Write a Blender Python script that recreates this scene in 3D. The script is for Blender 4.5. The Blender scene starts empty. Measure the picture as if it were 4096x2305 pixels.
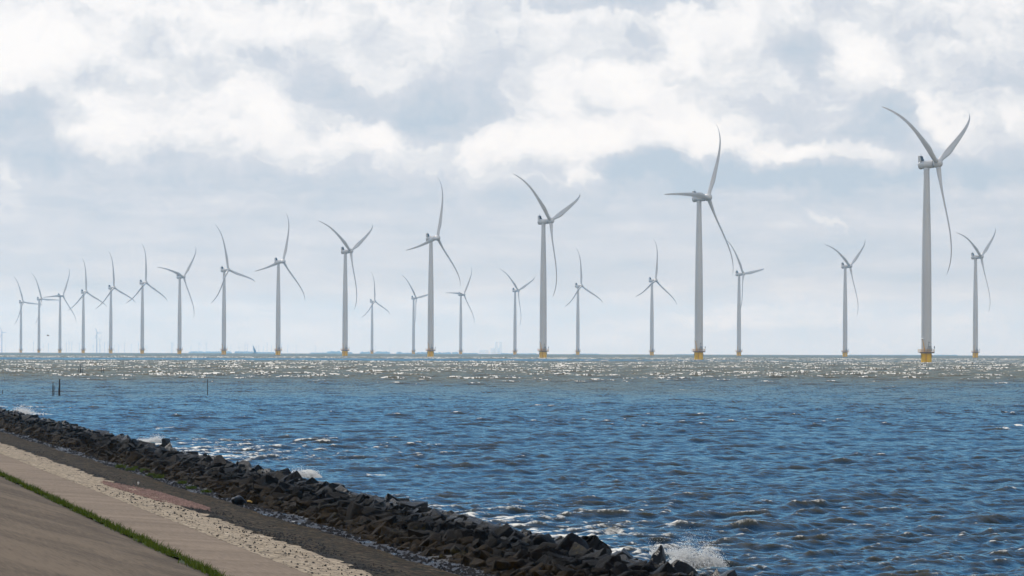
import bpy, bmesh, math, random
import numpy as np
from mathutils import Vector, Matrix, noise as mnoise

random.seed(7)
RNG = np.random.default_rng(7)
SC = bpy.context.scene
COL = SC.collection
R = math.radians
REARTH = 7.4e6                     # earth radius with refraction: the sea curves away
CAM_H = 5.8
FPX = 16537.0                      # focal length in pixels of the 4096 px photograph
Y0 = 1396.0                        # row of the true horizontal
ROLL = 0.003

# ------------------------------------------------------------------ camera
cam_d = bpy.data.cameras.new('camera')
cam = bpy.data.objects.new('camera', cam_d)
COL.objects.link(cam)
SC.camera = cam
cam_d.sensor_width = 36.0
cam_d.lens = 36.0 * FPX / 4096.0
cam_d.clip_start = 1.0
cam_d.clip_end = 60000.0
PITCH = math.atan((Y0 - 1152.5) / FPX)
cam.matrix_world = (Matrix.Translation((0, 0, CAM_H)) @ Matrix.Rotation(R(90) + PITCH, 4, 'X')
                    @ Matrix.Rotation(ROLL, 4, 'Z'))

# ------------------------------------------------------------------ light and sky
SUN_AZ = -38.0                     # degrees right of the view (negative: left)
SUN_EL = 42.0
sun_d = bpy.data.lights.new('sun', 'SUN')
sun_d.energy = 3.6
sun_d.angle = R(0.5)
sun_d.color = (1.0, 0.94, 0.85)
sun = bpy.data.objects.new('sun', sun_d)
COL.objects.link(sun)
sdir = Vector((math.sin(R(SUN_AZ)) * math.cos(R(SUN_EL)), math.cos(R(SUN_AZ)) * math.cos(R(SUN_EL)), math.sin(R(SUN_EL))))
sun.rotation_euler = sdir.to_track_quat('Z', 'Y').to_euler()

SC.view_settings.view_transform = 'Standard'
SC.view_settings.look = 'None'
SC.view_settings.exposure = 0.0
SC.view_settings.gamma = 1.0
SC.render.film_transparent = False
SC.cycles.max_bounces = 6
SC.cycles.volume_bounces = 1
SC.cycles.sample_clamp_indirect = 4.0
SC.cycles.sample_clamp_direct = 12.0
SC.cycles.use_denoising = True


def lin(r, g, b):
    f = lambda c: c / 12.92 if c <= 0.04045 else ((c + 0.055) / 1.055) ** 2.4
    return (f(r / 255), f(g / 255), f(b / 255), 1.0)


class NT:
    """small helper around a node tree"""
    def __init__(self, tree):
        self.t = tree
        tree.nodes.clear()

    def n(self, typ, **kw):
        x = self.t.nodes.new(typ)
        for k, v in kw.items():
            setattr(x, k, v)
        return x

    def put(self, sock, val):
        if isinstance(val, bpy.types.NodeSocket):
            self.t.links.new(val, sock)
        elif val is not None:
            sock.default_value = val

    def math(self, op, a, b=None, c=None, clamp=False):
        x = self.n('ShaderNodeMath', operation=op, use_clamp=clamp)
        for i, v in enumerate((a, b, c)):
            self.put(x.inputs[i], v)
        return x.outputs[0]

    def vec(self, op, a, b=None, out=0, scale=None):
        x = self.n('ShaderNodeVectorMath', operation=op)
        self.put(x.inputs[0], a)
        if b is not None:
            self.put(x.inputs[1], b)
        if scale is not None:
            self.put(x.inputs['Scale'], scale)
        return x.outputs['Value'] if op in ('DOT_PRODUCT', 'LENGTH', 'DISTANCE') else x.outputs[0]

    def noise(self, vec, scale, detail=4.0, rough=0.55, lac=2.0, dist=0.0, col=False):
        x = self.n('ShaderNodeTexNoise')
        self.put(x.inputs['Vector'], vec)
        self.put(x.inputs['Scale'], scale)
        x.inputs['Detail'].default_value = detail
        x.inputs['Roughness'].default_value = rough
        x.inputs['Lacunarity'].default_value = lac
        x.inputs['Distortion'].default_value = dist
        return x.outputs['Color' if col else 'Fac']

    def smooth(self, val, lo, hi, to0=0.0, to1=1.0):
        x = self.n('ShaderNodeMapRange', interpolation_type='SMOOTHSTEP')
        self.put(x.inputs['Value'], val)
        for k, v in (('From Min', lo), ('From Max', hi), ('To Min', to0), ('To Max', to1)):
            self.put(x.inputs[k], v)
        return x.outputs[0]

    def ramp(self, fac, stops, interp='LINEAR'):
        x = self.n('ShaderNodeValToRGB')
        x.color_ramp.interpolation = interp
        e = x.color_ramp.elements
        while len(e) < len(stops):
            e.new(0.5)
        for i, (p, c) in enumerate(stops):
            e[i].position = p
            e[i].color = c if len(c) == 4 else (*c, 1)
        self.put(x.inputs[0], fac)
        return x.outputs[0]

    def mix(self, fac, a, b, blend='MIX'):
        x = self.n('ShaderNodeMix', data_type='RGBA', blend_type=blend)
        self.put(x.inputs[0], fac)
        self.put(x.inputs[6], a if isinstance(a, bpy.types.NodeSocket) else (a if len(a) == 4 else (*a, 1)))
        self.put(x.inputs[7], b if isinstance(b, bpy.types.NodeSocket) else (b if len(b) == 4 else (*b, 1)))
        return x.outputs[2]

    def combine(self, x, y, z=0.0):
        c = self.n('ShaderNodeCombineXYZ')
        for i, v in enumerate((x, y, z)):
            self.put(c.inputs[i], v)
        return c.outputs[0]


world = bpy.data.worlds.new('World')
SC.world = world
world.use_nodes = True
W = NT(world.node_tree)
wdir = W.n('ShaderNodeTexCoord').outputs['Generated']
sep = W.n('ShaderNodeSeparateXYZ')
W.put(sep.inputs[0], wdir)
dx, dy, dz = sep.outputs
az = W.math('ARCTAN2', dx, dy)
hyp = W.math('SQRT', W.math('ADD', W.math('MULTIPLY', dx, dx), W.math('MULTIPLY', dy, dy)))
tanel = W.math('DIVIDE', dz, W.math('MAXIMUM', hyp, 0.001))
# directions expressed in thousandths of a unit: u to the right, v downwards from 0.878 at the horizontal
u = W.math('MULTIPLY_ADD', az, 10.4, 1.288)
v = W.math('MULTIPLY_ADD', tanel, -10.4, 0.878)
P0 = W.combine(u, v)
w1 = W.vec('SUBTRACT', W.noise(P0, 7.0, 3.0, 0.5, col=True), (0.5, 0.5, 0.5))
w2 = W.vec('SUBTRACT', W.noise(P0, 26.0, 4.0, 0.6, col=True), (0.5, 0.5, 0.5))
P = W.vec('ADD', P0, W.vec('MULTIPLY', w1, (0.19, 0.13, 0.0)))
P = W.vec('ADD', P, W.vec('MULTIPLY', w2, (0.06, 0.05, 0.0)))
base = W.ramp(W.math('MULTIPLY_ADD', v, 1.0, 0.2), [
    (0.0, (.74,) * 3), (0.2, (.68,) * 3), (0.30, (.62,) * 3), (0.45, (.52,) * 3), (0.58, (.40,) * 3),
    (0.66, (.32,) * 3), (0.76, (.38,) * 3), (0.95, (.44,) * 3), (1.0, (.46,) * 3)])
CLOUDS = [
    (120, 230, 170, 120, 0, .35), (30, 120, 150, 80, 0, .30), (300, 60, 200, 60, 0, .25), (380, 118, 62, 48, 20, -.42),
    (200, 205, 95, 42, 0, -.36), (55, 290, 85, 42, 0, -.75), (110, 390, 150, 50, 0, -.30), (470, 220, 140, 90, 30, .25),
    (625, 225, 125, 42, 52, .42), (700, 320, 85, 50, 40, .38), (300, 320, 120, 55, 0, .33), (260, 380, 90, 35, 0, .3),
    (560, 340, 160, 65, 0, .32), (800, 380, 110, 42, 0, .36), (920, 350, 72, 42, 0, .46), (1010, 375, 80, 35, 20, .4),
    (1060, 425, 120, 22, 0, .22), (420, 445, 120, 22, 0, .24), (20, 460, 50, 45, 30, .36), (650, 150, 70, 40, 30, -.3),
    (760, 55, 300, 38, 0, .25), (1100, 275, 140, 58, 0, -.58), (850, 255, 90, 45, 30, -.34), (1260, 190, 60, 60, 0, -.14),
    (985, 215, 85, 24, 0, .2), (650, 450, 300, 25, 0, -.12),
    (1180, 372, 70, 26, -20, .5), (1260, 400, 110, 50, 0, .5), (1400, 380, 110, 66, 0, .5), (1465, 440, 60, 24, 0, .36),
    (1350, 300, 90, 60, -40, .4), (1480, 250, 120, 90, 0, .3), (1600, 180, 62, 60, 0, .4), (1700, 230, 120, 70, 0, .38),
    (1560, 340, 140, 48, 0, .35), (1720, 345, 140, 40, 0, .42), (1860, 345, 150, 45, 10, .36), (1540, 4, 210, 20, 0, -.62),
    (1613, 105, 34, 38, 0, -.45), (1720, 100, 80, 60, 0, .25), (1900, 60, 110, 48, 0, .3), (2015, 112, 110, 50, 35, -.62),
    (2165, 140, 68, 62, 0, .55), (2290, 150, 80, 50, 0, .3), (2330, 85, 110, 26, 0, -.2), (2228, 300, 72, 62, 0, -.55),
    (2335, 275, 75, 26, 55, .5), (2500, 210, 90, 36, 0, -.34), (2540, 300, 90, 48, 0, .5), (2400, 350, 120, 36, 0, .2),
    (2150, 388, 170, 26, 6, .4), (2000, 380, 150, 28, 6, .32), (1890, 432, 300, 38, 0, -.5), (2430, 430, 250, 38, 0, -.34),
    (1610, 425, 80, 30, 0, -.34), (2072, 548, 62, 9, 35, .3), (2250, 640, 300, 60, 0, -.08), (1900, 790, 260, 22, 0, .1),
    (400, 600, 400, 60, 0, .06)]
acc = base
for (cx, cy, rx, ry, rot, amp) in CLOUDS:
    m = W.n('ShaderNodeMapping', vector_type='TEXTURE')
    W.put(m.inputs['Vector'], P)
    m.inputs['Location'].default_value = (cx / 1000, cy / 1000, 0)
    m.inputs['Rotation'].default_value = (0, 0, R(rot))
    m.inputs['Scale'].default_value = (rx / 1000, ry / 1000, 1)
    d2 = W.vec('DOT_PRODUCT', m.outputs[0], m.outputs[0])
    # compact bell: max(0, 1 - d2/4)^2
    g = W.math('MULTIPLY_ADD', d2, -0.28, 1.0, clamp=True)
    acc = W.math('MULTIPLY_ADD', W.math('MULTIPLY', g, g), amp * .74, acc)
f1 = W.noise(W.vec('MULTIPLY', P, (1.0, 1.5, 1.0)), 6.0, 9.0, 0.6)
f2 = W.noise(W.vec('MULTIPLY', P, (1.0, 1.3, 1.0)), 24.0, 7.0, 0.62)
amp = W.smooth(v, 0.42, 0.62, 1.0, 0.30)
det = W.math('ADD', W.math('MULTIPLY', W.math('SUBTRACT', f1, 0.5), 0.80), W.math('MULTIPLY', W.math('SUBTRACT', f2, 0.5), 0.38))
acc = W.math('MULTIPLY_ADD', det, amp, acc)
acc = W.math('ADD', acc, W.math('MULTIPLY', W.math('SUBTRACT', W.smooth(acc, 0.44, 0.60), 0.5), 0.13))
f3 = W.noise(W.vec('ADD', W.vec('MULTIPLY', P, (1.0, 1.4, 1.0)), (3.1, 7.7, 0.0)), 4.6, 4.0, 0.52)
shade = W.math('MULTIPLY', W.smooth(f3, 0.44, 0.68), W.smooth(acc, 0.5, 0.75))
acc = W.math('MULTIPLY_ADD', shade, -0.34, acc)
st_ = W.noise(W.vec('MULTIPLY', P0, (1.6, 8.5, 1.0)), 2.0, 5.0, 0.55)
acc = W.math('MULTIPLY_ADD', W.math('MULTIPLY', W.math('SUBTRACT', st_, 0.5), W.smooth(v, 0.36, 0.52, 0.25, 0.8)), W.smooth(v, 0.80, 0.88, 1.0, 0.35), acc)
lowcol = W.ramp(acc, [(0.0, lin(190, 204, 218)), (0.22, lin(203, 212, 223)), (0.40, lin(214, 220, 229)),
                      (0.60, lin(229, 233, 238)), (0.80, lin(246, 247, 249)), (1.0, lin(254, 254, 254))])
# the sky above the low cloud bank: blue with broken cumulus
zc = W.math('MAXIMUM', dz, 0.03)
pl = W.combine(W.math('DIVIDE', dx, zc), W.math('DIVIDE', dy, zc))
hn = W.noise(pl, 0.55, 7.0, 0.58)
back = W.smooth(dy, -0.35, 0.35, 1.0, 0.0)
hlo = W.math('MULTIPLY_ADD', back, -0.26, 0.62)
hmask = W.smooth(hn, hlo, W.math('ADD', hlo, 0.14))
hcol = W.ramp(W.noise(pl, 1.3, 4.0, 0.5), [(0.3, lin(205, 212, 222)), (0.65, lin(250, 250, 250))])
hcol = W.vec('SCALE', hcol, scale=W.math('MULTIPLY_ADD', back, 0.42, 0.85))  # unseen clouds behind the camera, brightened and warmed to light the towers
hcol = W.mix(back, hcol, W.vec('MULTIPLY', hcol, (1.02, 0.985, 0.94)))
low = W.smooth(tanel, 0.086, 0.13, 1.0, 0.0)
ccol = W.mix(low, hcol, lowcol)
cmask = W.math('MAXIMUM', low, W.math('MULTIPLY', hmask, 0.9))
skyt = W.n('ShaderNodeTexSky', sky_type='NISHITA')
skyt.sun_disc = False
skyt.sun_elevation = R(SUN_EL)
skyt.sun_rotation = R(SUN_AZ)
skyt.air_density = 1.3
skyt.dust_density = 0.1
skyt.ozone_density = 6.0
b1 = W.n('ShaderNodeBackground')
W.put(b1.inputs[0], skyt.outputs[0])
b1.inputs[1].default_value = 0.115
b2 = W.n('ShaderNodeBackground')
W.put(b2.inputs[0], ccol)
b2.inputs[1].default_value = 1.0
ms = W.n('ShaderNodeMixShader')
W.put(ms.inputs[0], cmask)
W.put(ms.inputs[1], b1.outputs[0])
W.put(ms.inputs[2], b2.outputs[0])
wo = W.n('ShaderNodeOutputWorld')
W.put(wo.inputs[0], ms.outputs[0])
world.cycles.sampling_method = 'MANUAL'
world.cycles.sample_map_resolution = 1024


# ------------------------------------------------------------------ helpers
def seaz(x, y):
    return -(x * x + y * y) / (2 * REARTH)


def ray(px, py):
    """direction slopes (x per metre ahead, z per metre ahead) of a point of the 4096 px photograph"""
    return (px - 2048.0) / FPX, (Y0 - (py - ROLL * (px - 2048.0))) / FPX


def on_level(px, py, z=0.0):
    sx, sz = ray(px, py)
    d = (z - CAM_H) / sz
    return Vector((sx * d, d, z))


DA = math.atan(0.1897)             # the dike runs this far left of the view
DU = Vector((-math.sin(DA), math.cos(DA), 0))
DV = Vector((math.cos(DA), math.sin(DA), 0))


def dike(v_, t_, z_=0.0):
    return DV * v_ + DU * t_ + Vector((0, 0, z_))


def tag(o, label=None, cat=None, group=None, kind=None):
    if label: o['label'] = label
    if cat: o['category'] = cat
    if group: o['group'] = group
    if kind: o['kind'] = kind
    return o


def empty(name, loc=(0, 0, 0), rz=0.0):
    o = bpy.data.objects.new(name, None)
    COL.objects.link(o)
    o.location = loc
    o.rotation_euler = (0, 0, rz)
    o.empty_display_size = 0.5
    return o


def mesh_np(name, verts, faces, mat=None, smooth=True, mat_idx=None):
    """mesh from an (n,3) array and an (m,k) array of equal-sized faces"""
    me = bpy.data.meshes.new(name)
    verts = np.asarray(verts, np.float32)
    faces = np.asarray(faces, np.int32)
    me.vertices.add(len(verts))
    me.vertices.foreach_set('co', verts.ravel())
    k = faces.shape[1]
    me.loops.add(faces.size)
    me.loops.foreach_set('vertex_index', faces.ravel())
    me.polygons.add(len(faces))
    me.polygons.foreach_set('loop_start', np.arange(0, faces.size, k, dtype=np.int32))
    me.polygons.foreach_set('loop_total', np.full(len(faces), k, np.int32))
    me.polygons.foreach_set('use_smooth', np.full(len(faces), smooth, bool))
    me.update(calc_edges=True)
    if mat:
        me.materials.append(mat)
    return me


def link(name, me, parent=None):
    o = bpy.data.objects.new(name, me)
    COL.objects.link(o)
    if parent:
        o.parent = parent
    return o


class MB:
    """collects simple solids and links them as one mesh object"""
    def __init__(self):
        self.v = []
        self.f = []

    def add(self, vs, fs):
        b = len(self.v)
        self.v += [tuple(p) for p in vs]
        self.f += [tuple(i + b for i in f) for f in fs]

    def box(self, c, s, rot=None):
        c = Vector(c)
        vs = []
        for k in range(8):
            p = Vector(((k & 1) - .5, (k >> 1 & 1) - .5, (k >> 2 & 1) - .5))
            p = Vector((p.x * s[0], p.y * s[1], p.z * s[2]))
            vs.append(c + (rot @ p if rot else p))
        self.add(vs, [(0, 2, 3, 1), (4, 5, 7, 6), (0, 1, 5, 4), (2, 6, 7, 3), (0, 4, 6, 2), (1, 3, 7, 5)])

    def tube(self, p0, p1, r0, r1=None, n=8):
        r1 = r0 if r1 is None else r1
        p0, p1 = Vector(p0), Vector(p1)
        d = (p1 - p0).normalized()
        a = d.orthogonal().normalized()
        b = d.cross(a)
        vs = []
        for p, r in ((p0, r0), (p1, r1)):
            vs += [p + (a * math.cos(2 * math.pi * i / n) + b * math.sin(2 * math.pi * i / n)) * r for i in range(n)]
        fs = [(i, (i + 1) % n, n + (i + 1) % n, n + i) for i in range(n)]
        fs += [tuple(range(n - 1, -1, -1)), tuple(range(n, 2 * n))]
        self.add(vs, fs)

    def lathe(self, prof, n=24, frame=None, org=(0, 0, 0)):
        """prof: (radius, height) pairs along the axis given by frame's z"""
        frame = frame or Matrix.Identity(3)
        org = Vector(org)
        vs = []
        for (r, h) in prof:
            for i in range(n):
                a = 2 * math.pi * i / n
                vs.append(org + frame @ Vector((r * math.cos(a), r * math.sin(a), h)))
        fs = []
        for j in range(len(prof) - 1):
            for i in range(n):
                k = (i + 1) % n
                fs.append((j * n + i, j * n + k, (j + 1) * n + k, (j + 1) * n + i))
        fs.append(tuple(range(n - 1, -1, -1)))
        L = (len(prof) - 1) * n
        fs.append(tuple(range(L, L + n)))
        self.add(vs, fs)

    def ring(self, c, rad, r, n=28, m=6):
        c = Vector(c)
        vs = []
        for i in range(n):
            a = 2 * math.pi * i / n
            for j in range(m):
                b = 2 * math.pi * j / m
                q = rad + r * math.cos(b)
                vs.append(c + Vector((q * math.cos(a), q * math.sin(a), r * math.sin(b))))
        fs = [(i * m + j, ((i + 1) % n) * m + j, ((i + 1) % n) * m + (j + 1) % m, i * m + (j + 1) % m)
              for i in range(n) for j in range(m)]
        self.add(vs, fs)

    def mesh(self, name, mat, smooth=None):
        me = bpy.data.meshes.new(name)
        me.from_pydata(self.v, [], self.f)
        me.update()
        if mat:
            me.materials.append(mat)
        if smooth:
            me.polygons.foreach_set('use_smooth', [True] * len(me.polygons))
            me.set_sharp_from_angle(angle=R(smooth))
        return me

    def build(self, name, mat, parent=None, smooth=40):
        return link(name, self.mesh(name, mat, smooth), parent)


def copy_tree(o, parent=None):
    c = o.copy()
    COL.objects.link(c)
    c.parent = parent
    for ch in list(o.children):
        copy_tree(ch, c)
    return c


def new_mat(name):
    m = bpy.data.materials.new(name)
    m.use_nodes = True
    t = NT(m.node_tree)
    return m, t


def principled(t, color, rough=0.5, spec=0.5, metal=0.0, normal=None, ior=None):
    p = t.n('ShaderNodeBsdfPrincipled')
    t.put(p.inputs['Base Color'], color if isinstance(color, bpy.types.NodeSocket) or len(color) == 4 else (*color, 1))
    t.put(p.inputs['Roughness'], rough)
    t.put(p.inputs['Specular IOR Level'], spec)
    t.put(p.inputs['Metallic'], metal)
    if ior: p.inputs['IOR'].default_value = ior
    if normal is not None: t.put(p.inputs['Normal'], normal)
    return p


def out(t, sh):
    o = t.n('ShaderNodeOutputMaterial')
    t.put(o.inputs['Surface'], sh)


def bump(t, h, strength, dist, normal=None):
    b = t.n('ShaderNodeBump')
    t.put(b.inputs['Height'], h)
    b.inputs['Strength'].default_value = strength
    b.inputs['Distance'].default_value = dist
    if normal is not None: t.put(b.inputs['Normal'], normal)
    return b.outputs[0]


def geo_pos(t):
    return t.n('ShaderNodeNewGeometry').outputs['Position']


def dike_coords(t):
    """(v, t, z) of the shading point in the dike's own frame"""
    p = geo_pos(t)
    vv = t.vec('DOT_PRODUCT', p, tuple(DV))
    tt = t.vec('DOT_PRODUCT', p, tuple(DU))
    s = t.n('ShaderNodeSeparateXYZ')
    t.put(s.inputs[0], p)
    return vv, tt, s.outputs[2]


def paint(name, col, rough=0.4, dirt=0.06, scale=0.4, metal=0.0, spec=0.35):
    m, t = new_mat(name)
    p = t.n('ShaderNodeTexCoord').outputs['Object']
    n1 = t.noise(t.vec('MULTIPLY', p, (1, 1, .25)), scale, 5, .6)
    c = t.mix(t.smooth(n1, .35, .7), tuple(x * (1 - dirt) for x in col), tuple(min(1, x * (1 + dirt)) for x in col))
    out(t, principled(t, c, rough, spec, metal).outputs[0])
    return m


M_white = paint('turbine_paint', (.58, .575, .56), .38, .05, .15)
M_yellow = paint('foundation_yellow', (.82, .49, .001), .7, .12, .5, 0.0, .08)
M_rail = paint('railing_yellow', (.62, .33, .03), .5, .1, .8)
M_dark = paint('dark_steel', (.05, .052, .055), .55, .2, 1.0)
M_grey = paint('grey_panel', (.34, .34, .33), .5, .08, .8)
M_cooler = paint('cooler_mesh', (.035, .037, .04), .5, .2, 2.0)
M_chrome = paint('polished_lamp', (.85, .85, .83), .12, .02, 1.0, 0.6)
M_wood = paint('wet_wood', (.035, .028, .022), .6, .4, 3.0)

# ------------------------------------------------------------------ the sea
def make_sea():
    ys = [62.0]
    while ys[-1] < 14500:
        y = ys[-1]
        if y < 85: s = .2
        elif y < 420: s = .00115 * y
        elif y < 560: s = .5 + (y - 420) * .0040
        elif y < 3000: s = 1.05 + (y - 500) * .0006
        else: s = 2.55 + (y - 3000) * .0075
        ys.append(y + s)
    ys = np.array(ys)
    sp = np.gradient(ys)
    a = np.linspace(-R(9.2), R(9.2), 860)
    wing = R(9.2) + np.cumsum(np.linspace(.0006, .02, 60))
    a = np.concatenate([-wing[::-1], a, wing])
    A, Y = np.meshgrid(np.tan(a), ys)
    X = A * Y
    n, m = X.shape
    lat = np.gradient(np.tan(a))[None, :] * Y
    SP = np.maximum(sp[:, None], lat).astype(np.float32)
    X = X.astype(np.float32); Y = Y.astype(np.float32)
    rng = np.random.default_rng(11)
    lam = np.exp(np.linspace(math.log(.30), math.log(9.0), 180)) * rng.uniform(.95, 1.05, 180)
    main = math.atan2(.74, -.67)
    H = np.zeros_like(X); DX = np.zeros_like(X); DY = np.zeros_like(X); S = np.zeros_like(X)
    var_oct = .027
    n_oct = math.log2(9.0 / .30)
    s_i = math.sqrt(2 * var_oct * n_oct / 180)
    far_row = ys
    lam = np.concatenate([lam, np.exp(np.linspace(math.log(3.4), math.log(12.0), 40)) * rng.uniform(.97, 1.03, 40)])
    open_w = np.clip((ys - 380) / 520, 0, 1)[:, None].astype(np.float32)
    calm = np.clip((ys - 1900) / 150, 0, 1) * np.clip((2450 - ys) / 150, 0, 1)
    calm = calm[:, None] * np.clip((150 - X) / 250, .12, 1)
    open_w = open_w * (1 - .35 * calm)
    for iw, L in enumerate(lam):
        spread = .30 + .26 * max(0, math.log2(9.0 / L)) / 4
        th = main + rng.normal() * spread
        kx, ky = math.cos(th), math.sin(th)
        k = 2 * math.pi / L
        ph0 = rng.uniform(0, 6.283)
        slope = s_i * min(1.0, (1.35 / L) ** .78) if iw < 180 else .19 * math.sqrt(2 / 40)
        amp = slope / k
        # rows and columns fine enough to carry this wave
        ok = np.nonzero((L / sp) > 2.0)[0]
        if len(ok) == 0: continue
        r1 = ok.max() + 1
        ph = (k * kx) * X[:r1] + (k * ky) * Y[:r1] + ph0
        w = np.clip((L / SP[:r1] - 2.0) / 1.5, 0, 1)
        if iw >= 180: w = w * open_w[:r1]
        c = np.cos(ph) * w; s = np.sin(ph) * w
        H[:r1] += amp * c
        ch = .95
        DX[:r1] -= ch * amp * kx * s
        DY[:r1] -= ch * amp * ky * s
        S[:r1] += slope * c
    # slow groups make some patches rougher than others
    grp = np.zeros_like(X)
    for L in (25, 38, 60, 95, 150):
        th = rng.uniform(0, 3.14)
        grp += np.cos(2 * math.pi / L * (math.cos(th) * X + math.sin(th) * Y * .6) + rng.uniform(0, 6.28))
    grp /= 5
    gain = 1 + .35 * grp
    V = X * DV.x + Y * DV.y
    shore = np.clip((V - 18.5) / 5.5, 0, 1)
    shore = shore * shore * (3 - 2 * shore)
    H *= gain * shore; DX *= gain * shore; DY *= gain * shore
    rs = S.std(axis=1, keepdims=True)
    bl = np.clip((Y - 400) / 500, 0, 1)
    S = S * gain / (.24 * (1 - bl) + np.maximum(rs, .02) * bl)
    thr = 1.80 - .26 * open_w + 3 * calm
    foam = np.clip((S - thr) / .8, 0, 1) * np.clip(.6 + .3 * open_w + 1.1 * grp, 0, 1)  # whitecaps, plus pale flecks painted in for sun glints
    near = np.clip(1 - (V - 21) / 20, 0, 1) * (Y < 420)
    foam = np.maximum(foam, near * np.clip((S + .45) / 1.9, 0, 1) * np.clip(.8 + 1.2 * grp, 0, 1))
    # single breaking crests
    for (px, py, wid, hgt, fo) in BREAKERS:
        c = on_level(px, py, 0)
        e = np.exp(-(((X - c.x) / wid) ** 2) - (((Y - c.y - .25 * (X - c.x)) / (wid * .55 + .6)) ** 2))
        H += hgt * e
        foam = np.maximum(foam, fo * np.clip(e * 1.5 - .25, 0, 1))
    Z = H + seaz(X, Y) - (1 - shore) * .15
    co = np.stack([X + DX, Y + DY, Z], -1).reshape(-1, 3)
    idx = np.arange(n * m, dtype=np.int32).reshape(n, m)
    faces = np.stack([idx[:-1, :-1], idx[:-1, 1:], idx[1:, 1:], idx[1:, :-1]], -1).reshape(-1, 4)
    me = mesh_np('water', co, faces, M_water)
    at = me.attributes.new('foam', 'FLOAT', 'POINT')  # whitecaps and breakers, plus the flecks painted in for sun glints
    at.data.foreach_set('value', foam.astype(np.float32).ravel())
    at = me.attributes.new('crest', 'FLOAT', 'POINT')
    at.data.foreach_set('value', np.clip(S * .30 + .36, 0, 1).astype(np.float32).ravel())
    o = link('water', me)
    tag(o, 'choppy blue and brown sea reaching to the horizon', None, None, 'structure')
    return o


BREAKERS = [(4078, 1707, .55, .24, .8), (4030, 1716, .5, .16, .62), (3985, 1709, .35, .12, .6), (4062, 1724, .45, .12, .55), (170, 1668, 1.6, .3, .6), (660, 1722, 1.0, .2, .6),
            (480, 1498, 2.0, .25, .9), (2720, 1562, 1.3, .2, .7), (1245, 1905, .6, .25, .6), (4040, 1962, .5, .15, .5),
            (2470, 2135, .5, .12, .62), (2430, 2190, .5, .1, .6), (2150, 2090, .5, .1, .4), (1500, 1905, .9, .1, .5)]

M_water, t = new_mat('lake_water')
p = geo_pos(t)
s = t.n('ShaderNodeSeparateXYZ'); t.put(s.inputs[0], p)
yy = s.outputs[1]
xx = s.outputs[0]
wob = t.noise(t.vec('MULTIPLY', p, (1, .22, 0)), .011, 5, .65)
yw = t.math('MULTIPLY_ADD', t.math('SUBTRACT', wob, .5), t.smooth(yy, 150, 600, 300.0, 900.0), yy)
# cloud shadow put into the colour: dark blue near, browner beyond about 580 m; a bluer band near 2.2 km
lit_far = t.smooth(yw, 300, 980)
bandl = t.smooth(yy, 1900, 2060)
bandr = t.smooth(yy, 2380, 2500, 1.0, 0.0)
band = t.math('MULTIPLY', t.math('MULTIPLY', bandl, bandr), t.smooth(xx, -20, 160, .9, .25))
lit_far = t.math('SUBTRACT', lit_far, band, clamp=True)
n1 = t.noise(t.vec('MULTIPLY', p, (1.0, .8, 1.0)), 1.1, 5, .62, dist=.4)
n2 = t.noise(t.vec('MULTIPLY', p, (1.0, .7, 1.0)), 5.0, 4, .6, dist=.3)
b_ = bump(t, n1, 1.0, .16)
b_ = bump(t, n2, 1.0, .02, b_)
cr = t.n('ShaderNodeAttribute', attribute_name='crest').outputs['Fac']
fo = t.n('ShaderNodeAttribute', attribute_name='foam').outputs['Fac']  # foam together with the painted sun glints
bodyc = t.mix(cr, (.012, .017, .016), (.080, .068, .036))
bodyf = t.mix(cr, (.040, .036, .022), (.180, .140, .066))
body = t.mix(lit_far, bodyc, bodyf)
rough = t.smooth(lit_far, 0, 1, .14, .17)
jit = t.vec('SUBTRACT', t.noise(t.vec('MULTIPLY', p, (1, .8, 1)), 2.6, 2, .6, col=True), (.5, .5, .5))
jit = t.vec('MULTIPLY', t.vec('MULTIPLY', jit, (1.1, 1.1, 0.0)), t.combine(*[t.smooth(yy, 170, 560)] * 3))
b_ = t.vec('NORMALIZE', t.vec('ADD', b_, jit))
fr = t.n('ShaderNodeFresnel'); fr.inputs['IOR'].default_value = 1.333; t.put(fr.inputs['Normal'], b_)
wd = t.n('ShaderNodeBsdfDiffuse'); t.put(wd.inputs[0], body); t.put(wd.inputs['Normal'], b_)
wg = t.n('ShaderNodeBsdfGlossy'); t.put(wg.inputs['Color'], t.mix(lit_far, (.41, .70, .86), (.62, .66, .60)))
t.put(wg.inputs['Roughness'], rough); t.put(wg.inputs['Normal'], b_)
wat = t.n('ShaderNodeMixShader')
t.put(wat.inputs[0], t.math('MULTIPLY', fr.outputs[0], t.smooth(lit_far, 0, 1, .95, .60)))
t.put(wat.inputs[1], wd.outputs[0]); t.put(wat.inputs[2], wg.outputs[0])
fn = t.noise(t.vec('MULTIPLY', p, (1, .45, 1)), 2.0, 7, .72, dist=1.2)
fn2 = t.smooth(t.noise(t.vec('MULTIPLY', p, (1.5, .06, 0)), 1.0, 3, .6), .44, .56)
fo = t.math('MULTIPLY', fo, t.math('MULTIPLY_ADD', t.math('SUBTRACT', fn2, 1.0), lit_far, 1.0))
foam_glint = t.smooth(t.math('ADD', t.math('MULTIPLY', fo, t.math('MULTIPLY_ADD', lit_far, .2, .52)), t.math('SUBTRACT', fn, .66)), .05, .30)
foam_glint = t.math('MULTIPLY', foam_glint, t.smooth(fo, 0.02, .12))
fm = principled(t, (.82, .78, .69), .7, .2, 0, b_)  # warm foam colour, also used for the painted sun glints
mx = t.n('ShaderNodeMixShader')
t.put(mx.inputs[0], foam_glint); t.put(mx.inputs[1], wat.outputs[0]); t.put(mx.inputs[2], fm.outputs[0])
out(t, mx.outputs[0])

make_sea()

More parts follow.
